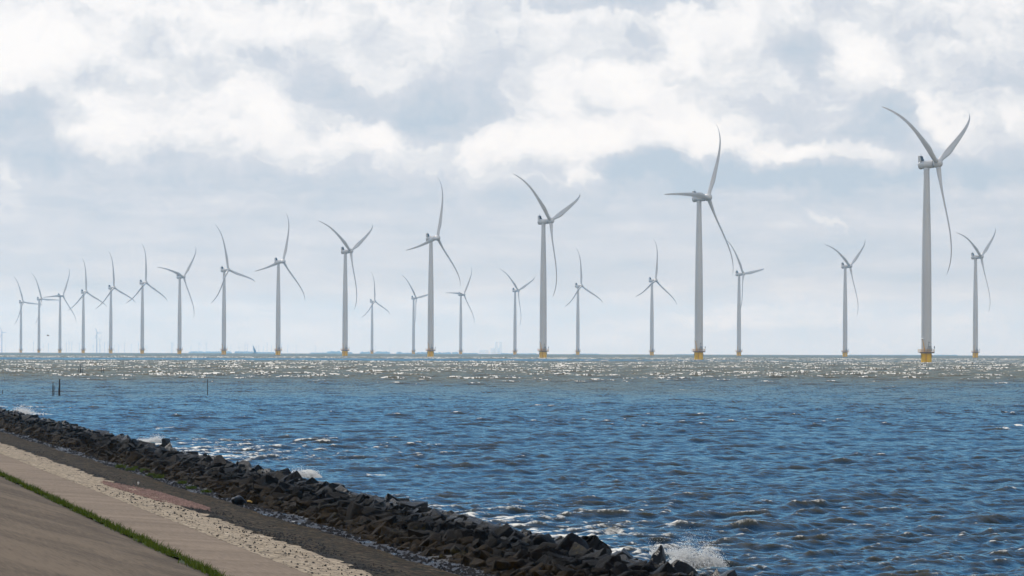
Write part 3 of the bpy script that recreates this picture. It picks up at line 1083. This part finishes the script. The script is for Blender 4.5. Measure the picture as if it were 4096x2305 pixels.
def build_proto():
    root = empty('wind_turbine')
    b = MB()
    b.lathe([(2.5, -6), (2.5, 3.6), (2.62, 3.62), (2.62, 4.55)], 32)
    b.build('foundation', M_yellow, root)
    b = MB()
    for sx in (-2.62, 2.62):
        b.box((sx, -.55, 3.2), (.26, .5, 1.1))
    b.build('fender', M_dark, root)
    b = MB()
    b.tube((-.45, -2.58, .2), (-.45, -2.58, 4.5), .06, n=6)
    b.tube((-.10, -2.58, .2), (-.10, -2.58, 4.5), .06, n=6)
    for k in range(12):
        b.tube((-.45, -2.58, .5 + k * .33), (-.10, -2.58, .5 + k * .33), .035, n=5)
    b.build('ladder', M_rail, root)
    b = MB()
    b.lathe([(2.9, 4.56), (3.55, 4.62), (3.55, 5.0), (3.5, 5.04)], 32, None, (.35, 0, 0))
    b.box((-3.35, -.3, 4.95), (1.2, 1.4, .16))
    pf = b.build('platform', M_dark, root)
    b = MB()
    for k in range(26):
        a_ = 2 * math.pi * k / 26
        x_, y_ = .35 + 3.5 * math.cos(a_), 3.5 * math.sin(a_)
        b.tube((x_, y_, 5.0), (x_, y_, 6.45), .055, n=5)
    for z_ in (5.65, 6.05, 6.45):
        b.ring((.35, 0, z_), 3.5, .05, 32, 5)
    b.ring((.35, 0, 5.12), 3.52, .11, 32, 5)
    for y_ in (-.95, .35):
        b.tube((-3.9, y_, 4.98), (-3.9, y_, 6.5), .07, n=5)
    for z_ in (5.5, 6.0, 6.5):
        b.tube((-3.9, -.95, z_), (-3.9, .35, z_), .06, n=5)
        b.tube((-3.9, -.95, z_), (-3.1, -1.1, z_), .05, n=5)
    rl = b.build('railing', M_rail, pf)
    b = MB()
    prof = [(2.47, 5.06)]
    for z_, r_ in ((14, 2.47), (30, 2.44), (45, 2.33), (58, 2.16), (70, 1.9), (82, 1.6), (92.6, 1.36)):
        prof.append((r_, z_))
    b.lathe(prof, 40)
    b.build('tower', M_white, root)
    b = MB()
    b.box((1.25, -2.75, 6.35), (2.3, .9, 1.5))
    b.box((1.25, -2.62, 7.35), (1.9, .5, .4))
    b.build('cabin', M_grey, root)
    b = MB()
    b.box((.75, -2.42, 8.1), (.12, .2, 1.9))
    b.box((1.05, -2.46, 9.7), (.45, .3, .35))
    b.box((1.5, -2.42, 7.72), (1.5, .3, .22))
    b.build('door_frame', M_dark, root)
    b = MB()
    b.tube((3.75, -.8, 5.05), (3.75, -.8, 6.9), .07, n=6)
    b.lathe([(.16, 6.9), (.21, 7.0), (.21, 7.85), (.12, 7.98)], 12, None, (3.75, -.8, 0))
    b.build('foghorn', M_dark, root)
    b = MB()
    b.tube((-1.25, -2.85, 5.04), (-1.25, -2.85, 6.7), .22, .2, 10)
    b.lathe([(.12, 6.55), (.32, 6.65), (.32, 6.95), (.14, 7.15)], 10, None, (-1.25, -2.85, 0))
    b.tube((-1.28, -2.85, 7.0), (-2.05, -2.85, 11.2), .19, .15, 8)
    cr_ = b.build('crane', M_rail, root)
    b = MB()
    b.lathe([(.05, 11.0), (.36, 11.12), (.46, 11.4), (.36, 11.7), (.05, 11.82)], 14, None, (-2.2, -2.85, 0))
    b.build('hoist_drum', M_chrome, cr_)
    # nacelle: axis along local +X, tilted up to the front, origin at the tower head
    fr = Matrix.Rotation(R(90) - TILT, 3, 'Y')       # z of the lathe -> +X tilted up
    b = MB()
    b.lathe([(1.30, -3.9), (1.75, -3.8), (1.93, -3.4), (1.95, -.6), (1.99, -.55), (1.99, -.35), (1.95, -.3), (1.95, 3.2), (1.86, 3.75), (1.5, 3.8)], 32, fr, (0, 0, 0))
    b.lathe([(1.42, -2.45), (1.46, -1.7), (1.40, -1.5)], 28)
    nc = b.build('nacelle', M_white, root)
    b = MB()
    for y_ in (-1.45, 1.45):
        vs_ = [(-3.75, y_ - .07, 1.0), (-2.1, y_ - .07, 1.4), (-2.75, y_ - .07, 4.1), (-3.75, y_ - .07, 4.15)]
        vs_ += [(p_[0], y_ + .07, p_[2]) for p_ in vs_]
        b.add(vs_, [(0, 1, 2, 3), (7, 6, 5, 4), (0, 4, 5, 1), (1, 5, 6, 2), (2, 6, 7, 3), (3, 7, 4, 0)])
    b.box((-3.70, 0, 3.0), (.12, 2.76, 2.3))
    b.build('cooler_housing', M_white, nc)
    b = MB()
    b.box((-2.55, 0, 3.05), (.3, 2.7, 2.0), Matrix.Rotation(R(-14), 3, 'Y'))
    b.box((-2.2, 0, 2.25), (.35, 2.7, .9))
    b.build('cooler', M_cooler, nc)
    b = MB()
    for (x_, y_, h_) in ((-3.4, .5, 5.4), (-3.0, -.3, 5.1), (-2.9, .7, 4.95)):
        b.tube((x_, y_, 4.0), (x_, y_, h_), .055, n=5)
    b.box((-3.2, .1, 4.12), (.7, 1.6, .1))
    b.build('mast', M_dark, nc)
    nc.location = (0, 0, HUB_Z - .55)
    b = MB()
    b.lathe([(1.72, -1.9), (1.95, -1.75), (2.12, -1.0), (2.16, 0), (2.08, .8), (1.8, 1.45), (1.25, 1.95), (.55, 2.2), (.1, 2.27)], 32, fr, (0, 0, 0))
    hb = b.build('hub', M_white, root)
    return root


def blade_mesh(theta, e_):
    """blade of the rotor frame: axis +X tilted up, origin at the hub's centre"""
    a_ = Vector((math.cos(TILT), 0, math.sin(TILT)))
    u_ = Vector((0, 1, 0))
    w_ = Vector((-math.sin(TILT), 0, math.cos(TILT)))
    d_ = u_ * math.sin(theta) + w_ * math.cos(theta)
    le = u_ * math.cos(theta) - w_ * math.sin(theta)
    ns, nc_ = 44, 18
    vs_ = []
    for i in range(ns):
        s_ = i / (ns - 1)
        s_ = s_ ** 1.0
        r_ = 1.5 + s_ * (BLADE - 1.5)
        ax = 10.4 * s_ ** 1.5 - 8.2 * s_ ** 5 + (e_ - 2.2) * s_ ** 2
        # chord, thickness, twist
        xs = [0, .04, .10, .17, .24, .4, .6, .8, .93, .985, 1.0]
        ch = float(np.interp(s_, xs, [2.3, 2.3, 2.7, 3.35, 3.4, 2.75, 2.0, 1.4, .95, .5, .12]))
        th = float(np.interp(s_, xs, [2.3, 2.25, 1.9, 1.35, 1.0, .62, .38, .22, .12, .06, .03]))
        tw = R(float(np.interp(s_, xs, [14, 14, 14, 13, 11, 6.5, 3, .5, -1, -1, -1])) + 4)
        rnd = float(np.interp(s_, [0, .05, .2, 1], [1, 1, 0, 0]))
        cdir = le * math.cos(tw) + a_ * math.sin(tw)
        tdir = a_ * math.cos(tw) - le * math.sin(tw)
        org = d_ * r_ + a_ * ax
        for j in range(nc_):
            q = 2 * math.pi * j / nc_
            cx = math.cos(q)
            # round root blends into an aerofoil with its thick part forward
            xa = (.30 + .5 * cx) * ch if cx > 0 else (.30 + .5 * cx) * ch
            xo = xa * 1.0 if rnd < 1 else xa
            xr = .5 * cx * ch
            ta = math.sin(q) * .5 * th * ((.55 + .45 * cx) if cx < 0 else 1.0) * (1.0)
            tr = math.sin(q) * .5 * th
            x_ = xr * rnd + (xa - .12 * ch) * (1 - rnd)
            t_ = tr * rnd + ta * (1 - rnd)
            vs_.append(org + cdir * x_ + tdir * t_)
    fs_ = [(i * nc_ + j, i * nc_ + (j + 1) % nc_, (i + 1) * nc_ + (j + 1) % nc_, (i + 1) * nc_ + j) for i in range(ns - 1) for j in range(nc_)]
    fs_.append(tuple(range(nc_ - 1, -1, -1)))
    fs_.append(tuple(range((ns - 1) * nc_, ns * nc_)))
    me = bpy.data.meshes.new('blade')
    me.from_pydata([tuple(p_) for p_ in vs_], [], fs_)
    me.update()
    me.materials.append(M_white)
    me.polygons.foreach_set('use_smooth', [True] * len(me.polygons))
    return me


TURB = [
    ('A14', 197.4, 1969, 58, 32, -3, -2, 'nearest and tallest white wind turbine on a bright yellow foundation'),
    ('A13', 109.1, 2414, 30, 28, -3, -2, 'second nearest wind turbine, one blade level to the left'),
    ('A12', 21.6, 2858, 66, 30, -2, -2, 'third nearest wind turbine, two blades raised in a wide V'),
    ('A11', -64.9, 3303, 18, 26, -3, -2, 'fourth nearest wind turbine, one blade straight up and one drooping left'),
    ('A10', -151.2, 3747, 60, 30, -3, -2, 'fifth nearest wind turbine of the front row with a V of raised blades'),
    ('A9', -237.0, 4192, 18, 30, -2, -2, 'sixth turbine of the front row, upright blade, beside the one with the V'),
    ('A8', -322.9, 4636, 104, 32, -2, -2, 'seventh turbine of the front row, blade leaning left of upright'),
    ('A7', -408.4, 5081, 42, 30, -3, -2, 'eighth turbine of the front row, one blade nearly level to the left'),
    ('A6', -493.9, 5525, 118, 32, -2, 0, 'ninth turbine of the front row, nearest of three with an upright blade'),
    ('A5', -579.2, 5970, 114, 34, -2, 0, 'tenth turbine of the front row, middle of three with an upright blade'),
    ('A4', -664.9, 6414, 116, 36, -2, 0, 'eleventh turbine of the front row, farthest of three with an upright blade'),
    ('A3', -749.7, 6859, 26, 32, -1, -2, 'third farthest turbine of the front row, blade tip touching its left neighbour'),
    ('A2', -835.3, 7303, 92, 30, 0, -2, 'second farthest turbine of the front row, blade level to the right'),
    ('A1', -920.0, 7748, 96, 36, 0, -2, 'farthest turbine of the front row, small and bluish at its end'),
    ('B9', 436.0, 3889, 54, 30, -2, -2, 'nearest back-row turbine, just right of the tallest turbine'),
    ('B8', 349.5, 4337, 54, 32, -2, -2, 'second back-row turbine, standing left of the tallest turbine, blades in a V'),
    ('B7', 262.7, 4784, 82, 34, -3, -2, 'back-row turbine crossed by the blade tip of the second nearest turbine'),
    ('B6', 177.1, 5232, 6, 36, -1, -2, 'back-row turbine with an upright blade, left of the second nearest turbine'),
    ('B5', 90.6, 5679, 116, 36, -1, -2, 'back-row turbine with an upright blade, right of the third nearest turbine'),
    ('B4', 4.6, 6126, 66, 34, -1, -2, 'small back-row turbine with raised V, left of the third nearest turbine'),
    ('B3', -81.3, 6574, 32, 32, -1, 0, 'small back-row turbine, blade level left, right of the fourth nearest turbine'),
    ('B2', -167.0, 7021, 78, 36, -1, -2, 'small back-row turbine half behind the fourth nearest turbine'),
    ('B1', -252.6, 7469, 116, 32, -2, 0, 'farthest back-row turbine, smallest, right of the fifth nearest turbine')]
proto = build_proto()
made = []
for i, rec in enumerate(TURB):
    made.append(proto if i == 0 else copy_tree(proto))
for rec, root in zip(TURB, made):
    (_, X_, D_, th_, psi_, e0_, e1_, lab) = rec
    root.location = (X_, D_, seaz(X_, D_))
    tag(root, lab, 'wind turbine', 'wind turbines standing in two rows in the lake')
    psi = R(psi_)
    for ch in root.children:
        nm = ch.name.split('.')[0]
        if nm == 'nacelle':
            ch.rotation_euler = (0, 0, -psi)
        elif nm == 'hub':
            ch.rotation_euler = (0, 0, -psi)
            ch.location = (AX * math.cos(psi), -AX * math.sin(psi), HUB_Z)
    for k in range(3):
        th = R(th_) + k * 2 * math.pi / 3
        o = link('blade', blade_mesh(th, e0_ + e1_ * math.cos(th)), root)
        o.rotation_euler = (0, 0, -psi)
        o.location = (AX * math.cos(psi), -AX * math.sin(psi), HUB_Z)

# ------------------------------------------------------------------ the far shore
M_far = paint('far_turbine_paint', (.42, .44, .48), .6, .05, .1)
FAR = []
for (zx, zy) in [(495, 330), (715, 355), (980, 340), (1020, 335), (1060, 340), (1170, 345), (1375, 375), (1470, 290), (1485, 372), (1542, 340), (1592, 335),
                 (1690, 380), (1747, 365), (1838, 350), (1935, 360), (2040, 345), (2165, 390), (2528, 345), (2547, 348), (80, 378), (640, 385)]:
    FAR.append((zx / 3.68, 1280 + zy / 3.68, 12.5))
for (zx, zy) in [(240, 385), (355, 345), (463, 350), (825, 395), (948, 400), (1033, 355), (1070, 360), (1150, 375), (1195, 395), (1235, 380), (1308, 390),
                 (1357, 350), (1423, 390), (1572, 362), (1662, 380), (1783, 385), (2070, 380)]:
    FAR.append((700 + zx / 3.68, 1280 + zy / 3.68, 12.5))
for (zx, zy) in [(330, 150), (515, 145)]:
    FAR.append((1400 + zx / 3.22, 1340 + zy / 3.22, 11.0))


def far_turbine_mesh(hub, bl, th):
    b = MB()
    k = bl / 30.0
    b.tube((0, 0, -8), (0, 0, hub), 2.8 * k, 1.8 * k, 8)
    b.box((0, 0, hub), (5.0 * k, 3 * k, 3 * k))
    for q in range(3):
        a_ = th + q * 2 * math.pi / 3
        d_ = Vector((math.sin(a_) * .8, -.3 * math.sin(a_), math.cos(a_)))
        c_ = Vector((2.5 * k, -2 * k, hub))
        b.tube(c_ + d_ * .3, c_ + d_ * bl * .35, 1.2 * k, 1.6 * k, 5)
        b.tube(c_ + d_ * bl * .35, c_ + d_ * bl, 1.6 * k, .5 * k, 5)
    return b.mesh('distant_turbine', M_far, 40)


rf = random.Random(5)
variants = {}
for (px, py, bl) in FAR:
    D_ = rf.uniform(15500, 19000)
    sx, sz = ray(px, py)
    X_ = sx * D_
    zg = seaz(X_, D_)
    hub = CAM_H + sz * D_ - zg
    key = rf.randrange(6)
    if key not in variants:
        variants[key] = far_turbine_mesh(60.0, 60.0 / FPX * 16500 * .21, rf.uniform(0, 2.1))
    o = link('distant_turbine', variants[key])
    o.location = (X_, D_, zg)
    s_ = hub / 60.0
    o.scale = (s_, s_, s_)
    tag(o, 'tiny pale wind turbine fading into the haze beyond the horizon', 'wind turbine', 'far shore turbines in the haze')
for (px, py, lab) in ((8, 1330, 'larger hazy wind turbine at the far left on the distant shore'),
                      (388, 1332, 'larger hazy wind turbine between the turbines of the front row')):
    D_ = 15000.0
    sx, sz = ray(px, py)
    X_ = sx * D_
    zg = seaz(X_, D_)
    hub = CAM_H + sz * D_ - zg
    o = link('distant_turbine', far_turbine_mesh(hub, 27.0 / FPX * D_, R(-30)))
    o.location = (X_, D_, zg)
    tag(o, lab, 'wind turbine')

# low wooded shore
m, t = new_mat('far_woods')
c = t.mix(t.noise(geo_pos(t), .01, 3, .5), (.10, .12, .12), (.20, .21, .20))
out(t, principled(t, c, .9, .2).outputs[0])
M_woods = m
SEG = [(755, 925, 8.0), (860, 885, 6), (938, 1012, 8.5), (1010, 1100, 6), (1240, 1310, 5), (1305, 1365, 10.5), (1365, 1410, 6), (1440, 1500, 9), (1500, 1560, 10.5), (1585, 1610, 9),
       (1610, 1660, 5), (1660, 1770, 7.5), (1770, 1805, 8), (1808, 1835, 9.5), (1840, 1915, 5), (2000, 2150, 4), (2290, 2400, 3.5), (2700, 2790, 2.5), (3400, 3700, 2.2), (3740, 3830, 3)]
vs, fs = [], []
for (xa, xb, hp) in SEG:
    D_ = rf.uniform(19000, 20500)
    n_ = max(4, int((xb - xa) / 3))
    row = []
    for i in range(n_ + 1):
        px = xa + (xb - xa) * i / n_
        X_ = (px - 2048) / FPX * D_
        e_ = min(1, min(i, n_ - i) / 2.0 + .35)
        zt = CAM_H + ray(px, 1417 + ROLL * (px - 2048) - hp * e_ * rf.uniform(.55, 1.05))[1] * D_
        row.append((X_, zt))
    zg = seaz(0, D_) - 1
    b_ = len(vs)
    for (X_, zt) in row:
        vs += [(X_, D_, zg), (X_, D_, zt), (X_, D_ + 60, zt), (X_, D_ + 60, zg)]
    for i in range(n_):
        for j in range(3):
            fs.append((b_ + i * 4 + j, b_ + i * 4 + 4 + j, b_ + i * 4 + 5 + j, b_ + i * 4 + j + 1))
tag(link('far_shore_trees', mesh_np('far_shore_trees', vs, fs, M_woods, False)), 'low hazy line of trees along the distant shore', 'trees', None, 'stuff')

# power station
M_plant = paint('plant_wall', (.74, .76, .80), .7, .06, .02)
D_ = 20000.0
pxm = D_ / FPX


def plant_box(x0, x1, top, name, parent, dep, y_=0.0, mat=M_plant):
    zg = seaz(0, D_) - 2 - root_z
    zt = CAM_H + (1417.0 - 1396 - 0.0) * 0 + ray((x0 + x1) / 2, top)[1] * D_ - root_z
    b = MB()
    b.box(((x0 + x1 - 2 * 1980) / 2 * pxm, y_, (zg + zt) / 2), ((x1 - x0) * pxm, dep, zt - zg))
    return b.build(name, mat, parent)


root_z = seaz(0, D_)
pp_ = empty('power_station', ((1980 - 2048) * pxm, D_, root_z))
tag(pp_, 'hazy power station with two tall chimneys on the horizon', 'power station')
sc_ = lambda zx: 1400 + zx / 3.22
sy_ = lambda zy: 1340 + zy / 3.22
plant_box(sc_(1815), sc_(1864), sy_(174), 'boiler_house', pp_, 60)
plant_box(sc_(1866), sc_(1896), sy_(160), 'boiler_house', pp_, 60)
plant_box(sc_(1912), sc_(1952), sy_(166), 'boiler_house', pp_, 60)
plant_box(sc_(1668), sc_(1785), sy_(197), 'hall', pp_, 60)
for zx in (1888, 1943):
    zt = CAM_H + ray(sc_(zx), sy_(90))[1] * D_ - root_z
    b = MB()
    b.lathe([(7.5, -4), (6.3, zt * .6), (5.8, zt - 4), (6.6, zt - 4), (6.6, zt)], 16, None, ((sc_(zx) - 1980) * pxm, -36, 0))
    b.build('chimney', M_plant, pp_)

# sailing boat near the horizon
M_sail = paint('blue_sail', (.10, .19, .30), .7, .1, .3)
M_hull = paint('dark_hull', (.04, .05, .07), .5, .1, .3)
D_ = 8700.0
sx, sz = ray(1020.5, 1414)
boat = empty('sailing_boat', (sx * D_, D_, seaz(0, D_)))
tag(boat, 'small sailing boat with a tall dark blue sail on the horizon', 'boat')
b = MB()
hull = [(-4.5, 1.1, .1), (-2, 1.5, -.3), (2, 1.3, -.3), (5, .1, .2)]
vs_ = []
for (x_, w_, z_) in hull:
    vs_ += [(x_, -w_, 1.2), (x_, -w_ * .6, z_), (x_, w_ * .6, z_), (x_, w_, 1.2)]
fs_ = [(i * 4 + j, i * 4 + 4 + j, i * 4 + 5 + j, i * 4 + j + 1) for i in range(3) for j in range(3)] + [(i * 4, i * 4 + 3, i * 4 + 7, i * 4 + 4) for i in range(3)]
fs_ += [(0, 1, 2, 3), (15, 14, 13, 12)]
b.add(vs_, fs_)
b.build('hull', M_hull, boat)
b = MB(); b.tube((-2.2, 0, 1), (-4.2, 0, 17.0), .12, .06, 6)
b.build('mast', M_hull, boat)
b = MB()
N_ = 10
vs_, fs_ = [], []
for i in range(N_ + 1):
    e_ = i / N_
    x0 = -2.3 - 1.9 * e_
    wd = (5.6 * (1 - e_) ** .8) + .1
    for j in range(4):
        q = j / 3
        for o_ in (-.03, .03):
            vs_.append((x0 + .2 + wd * q, .7 * math.sin(q * 3.1) * (1 - e_) + o_, 2.0 + 14.6 * e_ - .4 * q))
for i in range(N_):
    for j in range(3):
        a_ = i * 8 + j * 2; c_ = a_ + 8
        fs_ += [(a_, a_ + 2, c_ + 2, c_), (a_ + 1, c_ + 1, c_ + 3, a_ + 3)]
b.add(vs_, fs_)
b.build('sail', M_sail, boat)

# ------------------------------------------------------------------ stakes in the water
STAKES = [(12.6, 1559, 1580, .09, 'short black stake at the far left edge of the water'),
          (213, 1530, 1583, .10, 'thin black stake left of the thick double stake'),
          (236, 1516, 1584, .15, 'thick black double stake, tallest of the near stakes'),
          (832, 1517, 1581, .09, 'lone slender stake standing right of all the other stakes'),
          (314, 1468, 1494, .13, 'leftmost stake in the far group of four'),
          (322, 1474, 1495, .13, 'shortest stake in the far group of four'),
          (325.5, 1452, 1495.5, .15, 'tallest stake in the far group of four'),
          (331.5, 1473, 1496, .13, 'rightmost stake in the far group of four'),
          (407.5, 1465, 1495, .13, 'straight stake of the far pair'),
          (416.5, 1468, 1495, .13, 'leaning stake of the far pair'),
          (477, 1473, 1493, .12, 'single far stake right of the pair'),
          (194.5, 1482, 1495, .12, 'short far stake left of the group of four'),
          (66, 1486, 1493, .12, 'stub of a far stake near the left side')]
for (px, pt, pb, r_, lab) in STAKES:
    r_ *= .58
    c_ = on_level(px, pb, 0)
    h_ = (pb - pt) / FPX * c_.y
    b = MB()
    ln = rf.uniform(-.06, .06) * h_
    prev = Vector((0, 0, -1.5))
    segs = 5
    for k in range(segs):
        e_ = (k + 1) / segs
        nx = Vector((ln * e_ + rf.uniform(-.02, .02), rf.uniform(-.02, .02), -1.5 + (h_ + 1.5) * e_))
        b.tube(prev, nx, r_ * (1.08 - .2 * (e_ - 1 / segs)), r_ * (1.08 - .2 * e_), 7)
        prev = nx
    if 'double' in lab:
        b.tube((.12, .05, -1.5), (.14, .05, h_ * .76), r_ * .9, r_ * .8, 7)
    o = b.build('fishing_stake', M_wood)
    o.location = c_ + Vector((0, 0, seaz(c_.x, c_.y)))
    tag(o, lab, 'stake', 'stakes standing in the water')


def bird(px, py, D_, span, lab):
    sx, sz = ray(px, py)
    b = MB()
    b.lathe([(.02, -.5), (.12, -.25), (.14, .05), (.08, .3), (.05, .42), (.01, .5)], 8, Matrix.Rotation(R(90), 3, 'Y'))
    for s_ in (-1, 1):
        vs_ = [(-.12, 0, .03), (.16, 0, .03), (.12, s_ * .5, .22), (-.1, s_ * .5, .22), (-.02, s_ * 1.0, .05), (-.10, s_ * 1.0, .05)]
        vs_ += [(x_, y_, z_ + .03) for (x_, y_, z_) in vs_]
        b.add(vs_, [(0, 1, 2, 3), (3, 2, 4, 5), (6, 9, 8, 7), (9, 11, 10, 8), (1, 7, 8, 2), (2, 8, 10, 4), (0, 3, 9, 6), (3, 5, 11, 9)])
    o = b.build('bird', M_dark)
    o.location = (sx * D_, D_, CAM_H + sz * D_)
    o.scale = (span / 2,) * 3
    o.rotation_euler = (.2, 0, .5)
    tag(o, lab, 'bird')


bird(193, 1343, 900, 1.3, 'tiny bird flying above the horizon between two far turbines')
bird(4011, 1648, 330, .75, 'tiny dark bird low over the water near the right edge')

# ------------------------------------------------------------------ the air
b = MB()
b.box((0, 10900, 95), (9000, 22400, 270))
hz = b.build('haze', None, None, None)
m, t = new_mat('haze')
pv = t.n('ShaderNodeVolumePrincipled')
pv.inputs['Color'].default_value = (.28, .62, 1.0, 1)
pv.inputs['Absorption Color'].default_value = (1, 1, 1, 1)
pv.inputs['Density'].default_value = 5.4e-5
pv.inputs['Anisotropy'].default_value = 0.35
o_ = t.n('ShaderNodeOutputMaterial')
t.put(o_.inputs['Volume'], pv.outputs[0])
hz.data.materials.append(m)
tag(hz, 'thin pale haze over the lake', 'haze', None, 'stuff')
